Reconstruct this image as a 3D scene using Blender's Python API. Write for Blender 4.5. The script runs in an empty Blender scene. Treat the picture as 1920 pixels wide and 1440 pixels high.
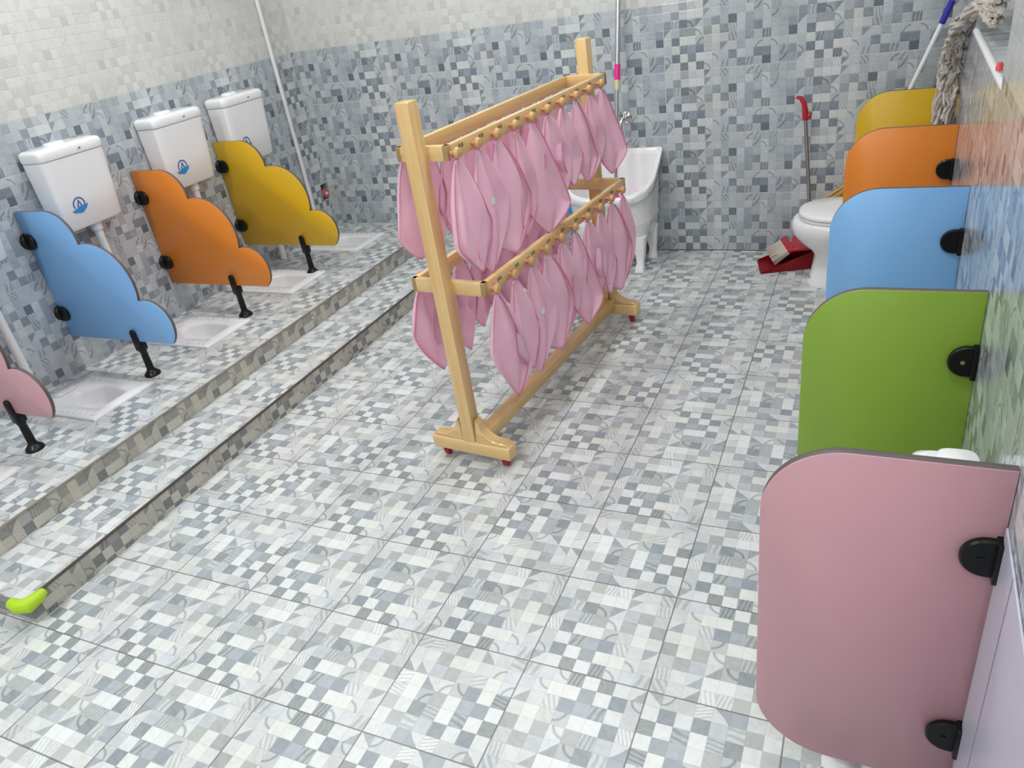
import bpy, bmesh, math, random
from math import pi, sin, cos, sqrt, atan2
from mathutils import Vector, Matrix

SC = bpy.context.scene
COL = SC.collection
random.seed(7)

# ------------------------------------------------------------------ camera
cam_d = bpy.data.cameras.new('camera')
cam_d.sensor_width = 36.0
cam_d.lens = 36.0 * 1408.18 / 1920.0
cam_d.clip_start = 0.02
cam = bpy.data.objects.new('camera', cam_d)
cam.location = (0.9466, -3.8616, 1.4545)
cam.rotation_euler = (1.0638, 0.1424, 0.41)
COL.objects.link(cam)
SC.camera = cam

# ------------------------------------------------------------------ world, exposure, big lights
w = bpy.data.worlds.new('world'); SC.world = w; w.use_nodes = True
w.node_tree.nodes['Background'].inputs[0].default_value = (0.55, 0.65, 0.8, 1)
w.node_tree.nodes['Background'].inputs[1].default_value = 0.5
SC.view_settings.view_transform = 'Standard'
SC.view_settings.look = 'None'
SC.view_settings.gamma = 1.0
SC.view_settings.exposure = 0.0
SC.view_settings.use_curve_mapping = False

CEIL = 2.75
LAMPS = [(-1.55, -1.6), (0.33, -1.6), (-0.62, -1.1), (1.03, -4.35), (-1.05, -4.4), (0.62, -3.0)]  # last three are added: pink board's shadow, fill for cloud boards, fill for towels
LAMP_W = [13, 14, 10, 12, 33, 9]
for (lx, ly), pw in zip(LAMPS, LAMP_W):
    ld = bpy.data.lights.new('ceiling_lamp', 'AREA')
    ld.shape = 'DISK'; ld.size = 0.22
    ld.energy = pw; ld.color = (0.985, 0.995, 1.0)
    lo = bpy.data.objects.new('ceiling_lamp', ld)
    lo.location = (lx, ly, CEIL - 0.055); COL.objects.link(lo)

# ------------------------------------------------------------------ helpers
def lin(c):
    c = c / 255.0
    return c / 12.92 if c <= 0.04045 else ((c + 0.055) / 1.055) ** 2.4
def rgb(r, g, b): return (lin(r), lin(g), lin(b), 1.0)

class MB:
    def __init__(s): s.bm = bmesh.new()
    def box(s, x0, x1, y0, y1, z0, z1, mi=0, bev=0.0, seg=2):
        b = bmesh.new()
        vs = [b.verts.new((x, y, z)) for x in (x0, x1) for y in (y0, y1) for z in (z0, z1)]
        for f in ((0,1,3,2),(4,6,7,5),(0,4,5,1),(2,3,7,6),(0,2,6,4),(1,5,7,3)):
            b.faces.new([vs[i] for i in f]).material_index = mi
        if bev > 0:
            bmesh.ops.bevel(b, geom=list(b.edges), offset=bev, segments=seg, profile=0.5, affect='EDGES')
            for f in b.faces: f.material_index = mi
        s.merge(b); return s
    def merge(s, b, M=None):
        if M is not None: bmesh.ops.transform(b, matrix=M, verts=b.verts)
        me = bpy.data.meshes.new('tmp'); b.to_mesh(me); b.free()
        s.bm.from_mesh(me); bpy.data.meshes.remove(me)
    def rings(s, rs, closed=True, cap0=True, cap1=True, mi=0):
        """loft a list of vertex rings"""
        R = [[s.bm.verts.new(p) for p in r] for r in rs]
        n = len(R[0])
        for a, b in zip(R, R[1:]):
            for i in range(n if closed else n - 1):
                j = (i + 1) % n
                try: s.bm.faces.new((a[i], a[j], b[j], b[i])).material_index = mi
                except ValueError: pass
        if cap0: s.bm.faces.new(list(reversed(R[0]))).material_index = mi
        if cap1: s.bm.faces.new(R[-1]).material_index = mi
        return R
    def tube(s, pts, r, n=10, mi=0, caps=True, closed=False):
        pts = [Vector(p) for p in pts]; m = len(pts)
        rr = r if isinstance(r, (list, tuple)) else [r] * m
        rings = []; up = None
        for i, p in enumerate(pts):
            if closed: t = (pts[(i + 1) % m] - pts[i - 1])
            else: t = (pts[min(i + 1, m - 1)] - pts[max(i - 1, 0)])
            t.normalize()
            if up is None:
                up = Vector((0, 0, 1)) if abs(t.z) < 0.9 else Vector((1, 0, 0))
            u = (up - t * up.dot(t)); u.normalize(); up = u
            v = t.cross(u)
            rings.append([p + (u * cos(2*pi*k/n) + v * sin(2*pi*k/n)) * rr[i] for k in range(n)])
        if closed: s.rings(rings + [rings[0]], True, False, False, mi)
        else: s.rings(rings, True, caps, caps, mi)
        return s
    def lathe(s, prof, c=(0,0,0), axis='z', n=24, mi=0):
        rings = []
        for r, h in prof:
            ring = []
            for k in range(n):
                a = 2*pi*k/n; x, y = r*cos(a), r*sin(a)
                p = {'z': (x, y, h), 'x': (h, x, y), 'y': (y, h, x)}[axis]
                ring.append((p[0]+c[0], p[1]+c[1], p[2]+c[2]))
            rings.append(ring)
        s.rings(rings, True, True, True, mi); return s
    def prism(s, out, y0, y1, plane='xz', mi=0, side=None, bev=0.0):
        """extrude outline (list of 2-D points) between y0 and y1"""
        if side is None: side = mi
        def P(a, b, c): return (a, c, b) if plane == 'xz' else ((c, a, b) if plane == 'yz' else (a, b, c))
        b = bmesh.new()
        A = [b.verts.new(P(p[0], p[1], y0)) for p in out]
        B = [b.verts.new(P(p[0], p[1], y1)) for p in out]
        n = len(out)
        f0 = b.faces.new(A); f1 = b.faces.new(list(reversed(B)))
        f0.material_index = mi; f1.material_index = mi
        for i in range(n):
            j = (i + 1) % n
            b.faces.new((A[j], A[i], B[i], B[j])).material_index = side
        bmesh.ops.recalc_face_normals(b, faces=b.faces)
        if bev > 0:
            ed = [e for e in b.edges if (f0 in e.link_faces or f1 in e.link_faces)]
            bmesh.ops.bevel(b, geom=ed, offset=bev, segments=1, profile=0.5, affect='EDGES')
        s.merge(b); return s
    def build(s, name, mats, parent=None, smooth=True, loc=None, rot=None, ang=35, recalc=True):
        if recalc: bmesh.ops.recalc_face_normals(s.bm, faces=s.bm.faces)
        me = bpy.data.meshes.new(name); s.bm.to_mesh(me); s.bm.free()
        if not isinstance(mats, (list, tuple)): mats = [mats]
        for m in mats: me.materials.append(m)
        if smooth:
            for p in me.polygons: p.use_smooth = True
            try: me.set_sharp_from_angle(angle=math.radians(ang))
            except Exception: pass
        o = bpy.data.objects.new(name, me); COL.objects.link(o)
        if parent: o.parent = parent
        if loc: o.location = loc
        if rot: o.rotation_euler = rot
        return o

def tag(o, label=None, cat=None, group=None, kind=None):
    if label: o['label'] = label
    if cat: o['category'] = cat
    if group: o['group'] = group
    if kind: o['kind'] = kind
    return o
def thing(name, label, cat, loc=(0,0,0), rz=0, group=None):
    o = bpy.data.objects.new(name, None); COL.objects.link(o)
    o.empty_display_size = 0.05
    o.location = loc; o.rotation_euler = (0, 0, rz)
    return tag(o, label, cat, group)
def dup(o, parent=None):
    c = o.copy(); COL.objects.link(c); c.parent = parent
    for ch in list(o.children): dup(ch, c)
    return c
def srect(cx, cy, rx, ry, z, e=4.0, n=40):
    """superellipse ring"""
    out = []
    for k in range(n):
        a = 2*pi*k/n; c, s_ = cos(a), sin(a)
        out.append((cx + rx*math.copysign(abs(c)**(2/e), c), cy + ry*math.copysign(abs(s_)**(2/e), s_), z))
    return out
def arc(cx, cy, r, a0, a1, n):
    return [(cx + r*cos(math.radians(a0+(a1-a0)*i/n)), cy + r*sin(math.radians(a0+(a1-a0)*i/n))) for i in range(n+1)]

# ------------------------------------------------------------------ materials
class NT:
    def __init__(s, name):
        s.m = bpy.data.materials.new(name); s.m.use_nodes = True
        s.t = s.m.node_tree; s.N = s.t.nodes; s.L = s.t.links
        s.b = s.N['Principled BSDF']
    def inp(s, sock, v):
        if v is None: return
        if isinstance(v, bpy.types.NodeSocket): s.L.new(v, sock)
        else: sock.default_value = v
    def math(s, op, a, b=None, c=None, clamp=False):
        n = s.N.new('ShaderNodeMath'); n.operation = op; n.use_clamp = clamp
        s.inp(n.inputs[0], a); s.inp(n.inputs[1], b); s.inp(n.inputs[2], c); return n.outputs[0]
    def mix(s, f, a, b, typ='RGBA', bt='MIX'):
        n = s.N.new('ShaderNodeMix'); n.data_type = typ
        if typ == 'RGBA': n.blend_type = bt; i = (0, 6, 7); o = 2
        else: i = (0, 2, 3); o = 0
        s.inp(n.inputs[i[0]], f); s.inp(n.inputs[i[1]], a); s.inp(n.inputs[i[2]], b); return n.outputs[o]
    def comb(s, x, y, z=0.0):
        n = s.N.new('ShaderNodeCombineXYZ'); s.inp(n.inputs[0], x); s.inp(n.inputs[1], y); s.inp(n.inputs[2], z); return n.outputs[0]
    def wn(s, vec, wv=0.0):
        n = s.N.new('ShaderNodeTexWhiteNoise'); n.noise_dimensions = '4D'
        s.inp(n.inputs['Vector'], vec); s.inp(n.inputs['W'], wv); return n.outputs['Value']
    def ramp(s, f, stops, interp='LINEAR'):
        n = s.N.new('ShaderNodeValToRGB'); n.color_ramp.interpolation = interp
        e = n.color_ramp.elements
        while len(e) < len(stops): e.new(0.5)
        for el, (p, c) in zip(e, stops): el.position = p; el.color = c if len(c) == 4 else (*c, 1)
        s.inp(n.inputs[0], f); return n.outputs[0]
    def noise(s, vec, scale, detail=3, rough=0.5, out='Fac', dist=0.0):
        n = s.N.new('ShaderNodeTexNoise'); s.inp(n.inputs['Vector'], vec)
        n.inputs['Scale'].default_value = scale; n.inputs['Detail'].default_value = detail
        n.inputs['Roughness'].default_value = rough; n.inputs['Distortion'].default_value = dist
        return n.outputs[out]
    def obj(s):
        return s.N.new('ShaderNodeTexCoord').outputs['Object']
    def pos(s): return s.N.new('ShaderNodeNewGeometry').outputs['Position']
    def sep(s, v):
        n = s.N.new('ShaderNodeSeparateXYZ'); s.inp(n.inputs[0], v); return n.outputs
    def bump(s, h, strength=0.3, dist=0.002):
        n = s.N.new('ShaderNodeBump'); n.inputs['Strength'].default_value = strength
        n.inputs['Distance'].default_value = dist; s.inp(n.inputs['Height'], h)
        s.L.new(n.outputs[0], s.b.inputs['Normal'])

def plain(name, col, rough=0.4, metal=0.0, spec=0.5, bump=0, bscale=200, var=0.04, coat=0.0, sheen=0.0, bdist=0.001):
    t = NT(name)
    o = t.obj()
    nz = t.noise(o, 9.0, 3)
    c = t.mix(t.math('MULTIPLY', nz, 1.0), tuple(x*(1-var) for x in col[:3])+(1,), tuple(min(1, x*(1+var)) for x in col[:3])+(1,))
    t.inp(t.b.inputs['Base Color'], c)
    t.b.inputs['Roughness'].default_value = rough; t.b.inputs['Metallic'].default_value = metal
    t.b.inputs['Specular IOR Level'].default_value = spec
    t.b.inputs['Coat Weight'].default_value = coat
    t.b.inputs['Sheen Weight'].default_value = sheen
    if bump: t.bump(t.noise(o, bscale, 2), bump, bdist)
    return t.m

# printed design of one tile: 8 rows top to bottom, 16 columns; shade 1 dark .. 9 white, then a feature letter:
# . plain, s fine stripes, d dark upper-left corner, a curved band, b bluish, o beige
DESIGN = [
 "8o 8. 6o 8s 8s 3d 7o 5s 7. 7o 5a 6s 6. 6s 6. 6b",
 "7. 5o 8. 9. 9. 4d 8. 6s 7b 6. 7. 5a 6a 5s 6. 6.",
 "4b 6s 2. 4a 3d 7b 4o 6. 2. 8b 6. 6. 7. 5a 6. 6.",
 "4d 7b 5s 5o 6a 5o 8o 4o 6s 8b 5b 4b 7. 6. 6. 5b",
 "7s 2. 9. 9. 5a 7o 8o 8o 5s 6. 4s 7. 4s 6. 6. 1.",
 "6. 8. 4s 5b 3b 6s 8. 4d 7. 5o 7b 6a 7o 6a 6. 7.",
 "5a 2b 8. 3. 9o 9o 6a 7. 4b 7. 7b 3. 3b 6. 5s 5b",
 "4d 8. 3o 8. 3s 6a 7b 6s 7. 4o 5s 6b 1. 6b 4a 5."]
def mosaic(name, a, b, ca, cb, oa, ob, na, nb, pal, rotate, rough, grout, line, light=None, zb=None, bev=0.0, seed=0.0):
    """printed mosaic tile. a,b: axis indices of position; ca,cb cell sizes; oa,ob offsets; na,nb cells per tile"""
    t = NT(name)
    P = t.sep(t.pos())
    U = t.math('DIVIDE', t.math('SUBTRACT', P[a], oa), ca)
    W = t.math('DIVIDE', t.math('SUBTRACT', P[b], ob), cb)
    TU = t.math('FLOOR', t.math('DIVIDE', U, float(na))); TW = t.math('FLOOR', t.math('DIVIDE', W, float(nb)))
    lu = t.math('SUBTRACT', U, t.math('MULTIPLY', TU, float(na)))
    lw = t.math('SUBTRACT', W, t.math('MULTIPLY', TW, float(nb)))
    fu = t.math('FRACT', lu); fw = t.math('FRACT', lw)
    eu = t.math('MINIMUM', fu, t.math('SUBTRACT', 1.0, fu)); ew = t.math('MINIMUM', fw, t.math('SUBTRACT', 1.0, fw))
    ed = t.math('MINIMUM', eu, ew)
    gu = t.math('MINIMUM', lu, t.math('SUBTRACT', float(na), lu)); gw = t.math('MINIMUM', lw, t.math('SUBTRACT', float(nb), lw))
    gd = t.math('MINIMUM', gu, gw)
    if rotate:      # each floor tile is laid in one of four turns
        r = t.wn(t.comb(TU, TW, 3.3), seed)
        N8 = float(na)
        ru = t.math('SUBTRACT', N8, lu); rw = t.math('SUBTRACT', N8, lw)
        s1_ = t.math('GREATER_THAN', r, 0.45); s2_ = t.math('GREATER_THAN', r, 0.72); s3_ = t.math('GREATER_THAN', r, 0.86)
        x = t.mix(s1_, lu, lw, 'FLOAT'); y = t.mix(s1_, lw, ru, 'FLOAT')
        x = t.mix(s2_, x, ru, 'FLOAT'); y = t.mix(s2_, y, rw, 'FLOAT')
        lu0 = lu; lu = t.mix(s3_, x, rw, 'FLOAT'); lw = t.mix(s3_, y, lu0, 'FLOAT')
    cu = t.math('FLOOR', lu); cw = t.math('FLOOR', lw)
    row = t.math('SUBTRACT', float(nb) - 1, cw)
    cells = [r_.split()[:na] for r_ in DESIGN][:nb]
    flat = [c for r_ in cells for c in r_]
    idx = t.math('ADD', t.math('ADD', t.math('MULTIPLY', row, float(na)), cu), 0.5)
    feat = {'.': 0.0, 's': 0.25, 'd': 0.5, 'a': 0.75, 'b': 0.0, 'o': 0.0}
    tint = {'b': 1.0, 'o': 0.0}
    look = None
    for q in range(len(flat)//32):
        f_ = t.math('DIVIDE', t.math('SUBTRACT', idx, 32.0*q), 32.0)
        st = [(k/32.0, (int(c[0])/10.0, feat[c[1]], tint.get(c[1], 0.5), 1)) for k, c in enumerate(flat[q*32:(q+1)*32])]
        rr = t.ramp(f_, st, 'CONSTANT')
        look = rr if look is None else t.mix(t.math('GREATER_THAN', idx, 32.0*q), look, rr)
    sr = t.N.new('ShaderNodeSeparateColor'); t.L.new(look, sr.inputs[0])
    v, ft, tn = sr.outputs[0], sr.outputs[1], sr.outputs[2]
    key = t.comb(cu, cw, 0.5)
    v2 = t.wn(key, 3.0); v3 = t.wn(key, 9.0)
    v = t.math('ADD', v, t.math('MULTIPLY', t.math('SUBTRACT', v3, 0.5), 0.13))
    flu = t.math('FRACT', lu); flw = t.math('FRACT', lw)
    loc = t.comb(lu, lw, t.math('MULTIPLY', v2, 3.0))
    warp = t.noise(loc, 0.6, 2); soft = t.noise(loc, 1.3, 3)
    def band(lo, hi): return t.math('MULTIPLY', t.math('GREATER_THAN', ft, lo), t.math('LESS_THAN', ft, hi))
    # fine stripes
    dr_ = t.math('ADD', t.math('MULTIPLY', flu, t.math('ADD', 0.5, v2)), t.math('MULTIPLY', flw, t.math('SUBTRACT', v3, 0.4)))
    st_ = t.math('SINE', t.math('ADD', t.math('MULTIPLY', dr_, 17.0), t.math('MULTIPLY', warp, 6.0)))
    v = t.math('ADD', v, t.math('MULTIPLY', t.math('MULTIPLY', band(0.2, 0.3), st_), 0.13))
    # dark corner against a pale remainder, with a curved border
    dg = t.math('GREATER_THAN', t.math('ADD', flu, t.math('SUBTRACT', t.math('MULTIPLY', warp, 0.7), flw)), 0.28)
    isd = band(0.4, 0.6)
    v = t.mix(t.math('MULTIPLY', isd, dg), v, 0.74, 'FLOAT')
    # curved band
    flx = t.mix(t.math('GREATER_THAN', v2, 0.5), flu, t.math('SUBTRACT', 1.0, flu), 'FLOAT'); fly = t.mix(t.math('GREATER_THAN', v3, 0.35), t.math('SUBTRACT', 1.0, flw), flw, 'FLOAT')
    c1 = t.math('ADD', flx, 0.1); c2 = t.math('ADD', fly, 0.15)
    d2 = t.math('SQRT', t.math('ADD', t.math('MULTIPLY', c1, c1), t.math('MULTIPLY', c2, c2)))
    rg = t.math('SUBTRACT', 1.0, t.math('DIVIDE', t.math('ABSOLUTE', t.math('SUBTRACT', d2, 0.85)), 0.13), clamp=True)
    isa = band(0.7, 0.8)
    v = t.math('SUBTRACT', t.math('ADD', v, t.math('MULTIPLY', isa, 0.12)), t.math('MULTIPLY', t.math('MULTIPLY', isa, rg), 0.42))
    # marbling
    mv = t.math('SINE', t.math('ADD', t.math('MULTIPLY', t.math('ADD', t.math('MULTIPLY', lu, v3), lw), 3.0), t.math('MULTIPLY', warp, 16.0)))
    mv = t.math('MULTIPLY', t.math('POWER', t.math('ABSOLUTE', mv), 6.0), t.math('MULTIPLY', soft, 0.10))
    v = t.math('SUBTRACT', t.math('ADD', v, t.math('MULTIPLY', t.math('SUBTRACT', soft, 0.5), 0.14)), mv)
    col = t.ramp(v, pal)
    col = t.mix(t.math('MULTIPLY', t.math('GREATER_THAN', tn, 0.75), 0.35), col, (0.80, 0.86, 1.0, 1), bt='MULTIPLY')
    col = t.mix(t.math('MULTIPLY', t.math('LESS_THAN', tn, 0.25), 0.45), col, (1.0, 0.975, 0.90, 1), bt='MULTIPLY')
    ln = t.math('SUBTRACT', 1.0, t.math('DIVIDE', ed, 0.045), clamp=True)
    col = t.mix(t.math('MULTIPLY', ln, line), col, (0.16, 0.17, 0.18, 1))
    if light is not None:
        up = t.math('GREATER_THAN', P[2], zb)
        lc = t.ramp(v, light)
        lc = t.mix(t.math('MULTIPLY', ln, 0.08), lc, (0.3, 0.3, 0.29, 1))
        col = t.mix(up, col, lc)
    gf = t.math('LESS_THAN', gd, grout[1])
    col = t.mix(t.math('MULTIPLY', gf, grout[2]), col, grout[0])
    dirt = t.noise(t.pos(), 2.3, 4, 0.6)
    df = t.math('MULTIPLY', t.math('SUBTRACT', dirt, 0.45, clamp=True), 0.5)
    col = t.mix(df, col, rgb(184, 180, 168), bt='MULTIPLY')
    t.inp(t.b.inputs['Base Color'], col)
    t.b.inputs['Roughness'].default_value = rough
    if bev > 0:
        h = t.math('MINIMUM', t.math('DIVIDE', ed, 0.09), 1.0)
        h2 = t.math('ADD', h, t.math('MULTIPLY', t.noise(t.comb(U, W, 0.0), 0.5, 2), 1.0))
        t.bump(h2, bev, 0.0012)
    else:
        h2 = t.math('ADD', t.math('MULTIPLY', t.noise(t.comb(U, W, 0.0), 3.0, 3), 0.4), t.math('MULTIPLY', t.math('SUBTRACT', 1.0, gf), 1.0))
        t.bump(h2, 0.2, 0.001)
    return t.m

def grey(c): return [(k/10.0, rgb(*v)) for k, v in c]
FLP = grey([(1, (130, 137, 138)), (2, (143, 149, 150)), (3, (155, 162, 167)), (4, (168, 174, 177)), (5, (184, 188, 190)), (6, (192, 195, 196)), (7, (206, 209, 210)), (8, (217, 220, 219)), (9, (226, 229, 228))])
WLP = grey([(0, (100, 108, 114)), (1, (110, 118, 124)), (2, (121, 129, 136)), (3, (134, 142, 151)), (4, (149, 157, 165)), (5, (164, 171, 178)), (6, (179, 186, 191)), (7, (191, 197, 201)), (8, (202, 207, 209)), (9, (212, 216, 217))])
UPP = grey([(1, (198, 197, 190)), (3, (206, 206, 201)), (5, (211, 211, 207)), (7, (215, 216, 213)), (9, (220, 221, 218))])
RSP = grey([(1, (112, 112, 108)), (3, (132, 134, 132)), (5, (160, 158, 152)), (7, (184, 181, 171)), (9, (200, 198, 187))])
GX, GY, PT = 0.2908, -1.3092, 0.2927
C8 = PT / 8
M_floor = mosaic('floor_mosaic_tile', 0, 1, C8, C8, GX, GY, 8, 8, FLP, True, 0.32, (rgb(96, 92, 86), 0.05, 0.75), 0.22)
M_step = mosaic('step_mosaic_tile', 0, 1, C8, C8, GX + 0.04, GY - 0.1, 8, 8, FLP, True, 0.38, (rgb(110, 104, 96), 0.045, 0.6), 0.22, seed=5.0)
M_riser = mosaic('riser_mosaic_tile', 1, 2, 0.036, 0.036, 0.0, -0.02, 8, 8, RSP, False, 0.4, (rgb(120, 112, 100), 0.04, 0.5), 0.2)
M_back = mosaic('back_wall_tile', 0, 2, 0.0375, 0.0375, 0.0, 0.0046, 16, 8, WLP, False, 0.12, (rgb(204, 208, 210), 0.05, 0.7), 0.10, light=UPP, zb=1.2046, bev=0.5)
M_left = mosaic('left_wall_tile', 1, 2, 0.0339, 0.0375, -0.2115, 0.0046, 16, 8, WLP, False, 0.2, (rgb(204, 208, 210), 0.05, 0.6), 0.10, light=UPP, zb=1.2046, bev=0.4)
M_right = mosaic('right_wall_tile', 1, 2, 0.0375, 0.0375, -0.1, -0.11, 16, 8, WLP, False, 0.12, (rgb(204, 208, 210), 0.05, 0.6), 0.10, light=UPP, zb=1.115, bev=0.25)
M_ceil = plain('ceiling_white_panel', (0.72, 0.73, 0.72, 1), 0.6)
M_paint = plain('plain_white_wall', (0.68, 0.69, 0.67, 1), 0.55)
M_porc = plain('white_porcelain', (0.87, 0.87, 0.885, 1), 0.09, coat=0.4, var=0.015)
M_plas = plain('white_plastic', (0.88, 0.88, 0.89, 1), 0.22, var=0.015)
M_pvc = plain('white_pvc_pipe', (0.80, 0.80, 0.80, 1), 0.35, var=0.02)
M_black = plain('black_plastic', (0.004, 0.005, 0.005, 1), 0.3, var=0.1, spec=0.3)
M_edge = plain('dark_grey_board_edge', rgb(92, 84, 84), 0.5)
M_chrome = plain('polished_chrome', (0.62, 0.62, 0.63, 1), 0.14, 1.0)
M_steel = plain('dull_steel', (0.42, 0.41, 0.41, 1), 0.3, 1.0)
M_brass = plain('brass_screw', (0.55, 0.45, 0.25, 1), 0.35, 1.0)
M_pinkp = plain('hot_pink_plastic', rgb(240, 40, 150), 0.3)
M_cream = plain('cream_plastic', rgb(222, 214, 165), 0.4)
M_red = plain('dark_red_plastic', rgb(178, 28, 44), 0.33)
M_redc = plain('red_caster_plastic', rgb(165, 20, 45), 0.3)
M_lime = plain('lime_green_rubber', rgb(176, 214, 32), 0.42)
M_blue = plain('bright_blue_plastic', rgb(20, 150, 225), 0.3)
M_navy = plain('deep_blue_plastic', rgb(44, 40, 165), 0.35)
M_bris = plain('pale_nylon_bristle', rgb(190, 180, 165), 0.7, bump=0.6, bscale=400)
M_dark = plain('dark_void', (0.012, 0.012, 0.012, 1), 0.7)
M_logo = plain('logo_blue_print', rgb(40, 140, 205), 0.35, var=0.02)
M_logod = plain('logo_navy_print', rgb(70, 100, 170), 0.35, var=0.02)
M_ink = plain('black_ink', (0.03, 0.025, 0.02, 1), 0.6)
M_trim = plain('brown_metal_trim', rgb(96, 84, 76), 0.45, 0.3)
M_trim2 = plain('dirty_beige_grout', rgb(158, 146, 132), 0.7)
M_white = plain('white_painted_metal', (0.78, 0.79, 0.80, 1), 0.3)
M_lav = plain('pale_laminate_panel', rgb(204, 206, 222), 0.25, var=0.02)
M_seam = plain('grey_panel_seam', rgb(140, 145, 165), 0.5)
M_vred = plain('red_valve_plastic', rgb(200, 90, 90), 0.4)
BOARD = dict(
    blue=plain('sky_blue_laminate', rgb(128, 180, 232), 0.36, var=0.02, bump=0.08, bscale=350),
    orange=plain('orange_laminate', rgb(224, 130, 40), 0.36, var=0.02, bump=0.08, bscale=350),
    yellow=plain('mustard_yellow_laminate', rgb(212, 170, 30), 0.36, var=0.02, bump=0.08, bscale=350),
    green=plain('leaf_green_laminate', rgb(132, 166, 56), 0.36, var=0.02, bump=0.08, bscale=350),
    pink=plain('dusty_pink_laminate', rgb(203, 155, 164), 0.36, var=0.02, bump=0.08, bscale=350))

def wood_mat(name, axis, tint=1.0):
    t = NT(name); o = t.obj(); s = t.sep(o)
    k = [26.0, 26.0, 26.0]; k[axis] = 1.3
    v = t.comb(t.math('MULTIPLY', s[0], k[0]), t.math('MULTIPLY', s[1], k[1]), t.math('MULTIPLY', s[2], k[2]))
    g = t.noise(v, 1.0, 4, 0.55, dist=0.6)
    f = t.noise(v, 5.0, 3, 0.6)
    c = t.ramp(g, [(0.28, rgb(212, 172, 112)), (0.5, rgb(229, 194, 136)), (0.72, rgb(238, 208, 156))])
    c = t.mix(t.math('MULTIPLY', f, 0.25), c, rgb(196, 148, 84))
    vo = t.N.new('ShaderNodeTexVoronoi'); vo.inputs['Scale'].default_value = 5.2; t.L.new(o, vo.inputs['Vector'])
    kn = t.math('LESS_THAN', vo.outputs['Distance'], 0.035)
    c = t.mix(t.math('MULTIPLY', kn, 0.7), c, rgb(130, 84, 44))
    t.inp(t.b.inputs['Base Color'], c); t.b.inputs['Roughness'].default_value = 0.3
    t.b.inputs['Coat Weight'].default_value = 0.35; t.b.inputs['Coat Roughness'].default_value = 0.2
    t.bump(g, 0.05, 0.001)
    return t.m
M_woodz = wood_mat('pine_wood_upright', 2)
M_woody = wood_mat('pine_wood_rail', 1)
M_woodx = wood_mat('pine_wood_cross', 0)
M_knob = plain('turned_wood_knob', rgb(206, 164, 108), 0.35, var=0.12, coat=0.3)

def terry(name, col, col2):
    t = NT(name); o = t.obj()
    n1 = t.noise(o, 14.0, 3); n2 = t.noise(o, 420.0, 2, 0.7)
    c = t.mix(n1, col, col2)
    c = t.mix(t.math('MULTIPLY', n2, 0.22), c, (1, 0.95, 0.97, 1))
    t.inp(t.b.inputs['Base Color'], c); t.b.inputs['Roughness'].default_value = 0.95
    t.b.inputs['Specular IOR Level'].default_value = 0.15
    t.b.inputs['Sheen Weight'].default_value = 0.25
    t.b.inputs['Subsurface Weight'].default_value = 0.0
    # thin cloth lets some light through
    tr = t.N.new('ShaderNodeBsdfTranslucent'); t.inp(tr.inputs[0], c)
    mx = t.N.new('ShaderNodeMixShader'); mx.inputs[0].default_value = 0.42
    t.L.new(t.b.outputs[0], mx.inputs[1]); t.L.new(tr.outputs[0], mx.inputs[2])
    t.L.new(mx.outputs[0], t.N['Material Output'].inputs[0])
    t.bump(n2, 0.6, 0.0015)
    return t.m
M_terry = terry('pink_terry_cloth', rgb(255, 208, 229), rgb(255, 225, 240))
M_hem = terry('rose_pink_hem', rgb(242, 152, 192), rgb(238, 142, 184))
M_ctag = plain('white_cloth_tag', (0.8, 0.78, 0.8, 1), 0.8)
def mop_mat():
    t = NT('dirty_grey_cotton_yarn'); o = t.obj()
    n = t.noise(o, 30.0, 4, 0.6); n2 = t.noise(o, 260.0, 2)
    c = t.ramp(n, [(0.3, rgb(140, 128, 118)), (0.45, rgb(192, 184, 174)), (0.7, rgb(216, 212, 206))])
    t.inp(t.b.inputs['Base Color'], c); t.b.inputs['Roughness'].default_value = 0.95
    t.bump(n2, 0.7, 0.002); return t.m
M_mop = mop_mat()
M_straw = plain('yellow_straw', rgb(214, 170, 84), 0.7, var=0.25)

# ------------------------------------------------------------------ setting
XL = -2.1725
XR0, XRS = 1.224, 0.0228
def XR(y): return XR0 + XRS * y
YF = -4.7
ZU, ZW, XU, XW, YE = 0.1693, 0.0846, -1.4316, -1.1456, -3.06
def quad(name, pts, mat, kind='structure'):
    m = MB(); m.bm.faces.new([m.bm.verts.new(p) for p in pts])
    return tag(m.build(name, mat, smooth=False, recalc=False), kind=kind)
def struct(o): return tag(o, kind='structure')
# walls and slabs have real thickness
struct(MB().box(XL - 0.15, XR0 + 0.2, YF - 0.15, 0.15, -0.12, 0.0).build('floor', M_floor, smooth=False))
struct(MB().box(XL - 0.15, XR0 + 0.2, 0.0, 0.15, 0.0, CEIL).build('wall_back', M_back, smooth=False))
struct(MB().box(XL - 0.15, XR0 + 0.2, YF - 0.15, 0.15, CEIL, CEIL + 0.1).build('ceiling', M_ceil, smooth=False))
struct(MB().box(XL - 0.15, XR0 + 0.2, YF - 0.15, YF, 0.0, CEIL).build('wall_front', M_paint, smooth=False))
# left wall, with the small broken-out opening that shows the valve
HY0, HY1, HZ0, HZ1 = -0.088, -0.016, 0.345, 0.443
m = MB()
for y0, y1, z0, z1 in ((YF, HY0, 0, CEIL), (HY1, 0.0, 0, CEIL), (HY0, HY1, 0, HZ0), (HY0, HY1, HZ1, CEIL)):
    m.box(XL - 0.15, XL, y0, y1, z0, z1)
struct(m.build('wall_left', M_left, smooth=False))
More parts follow.
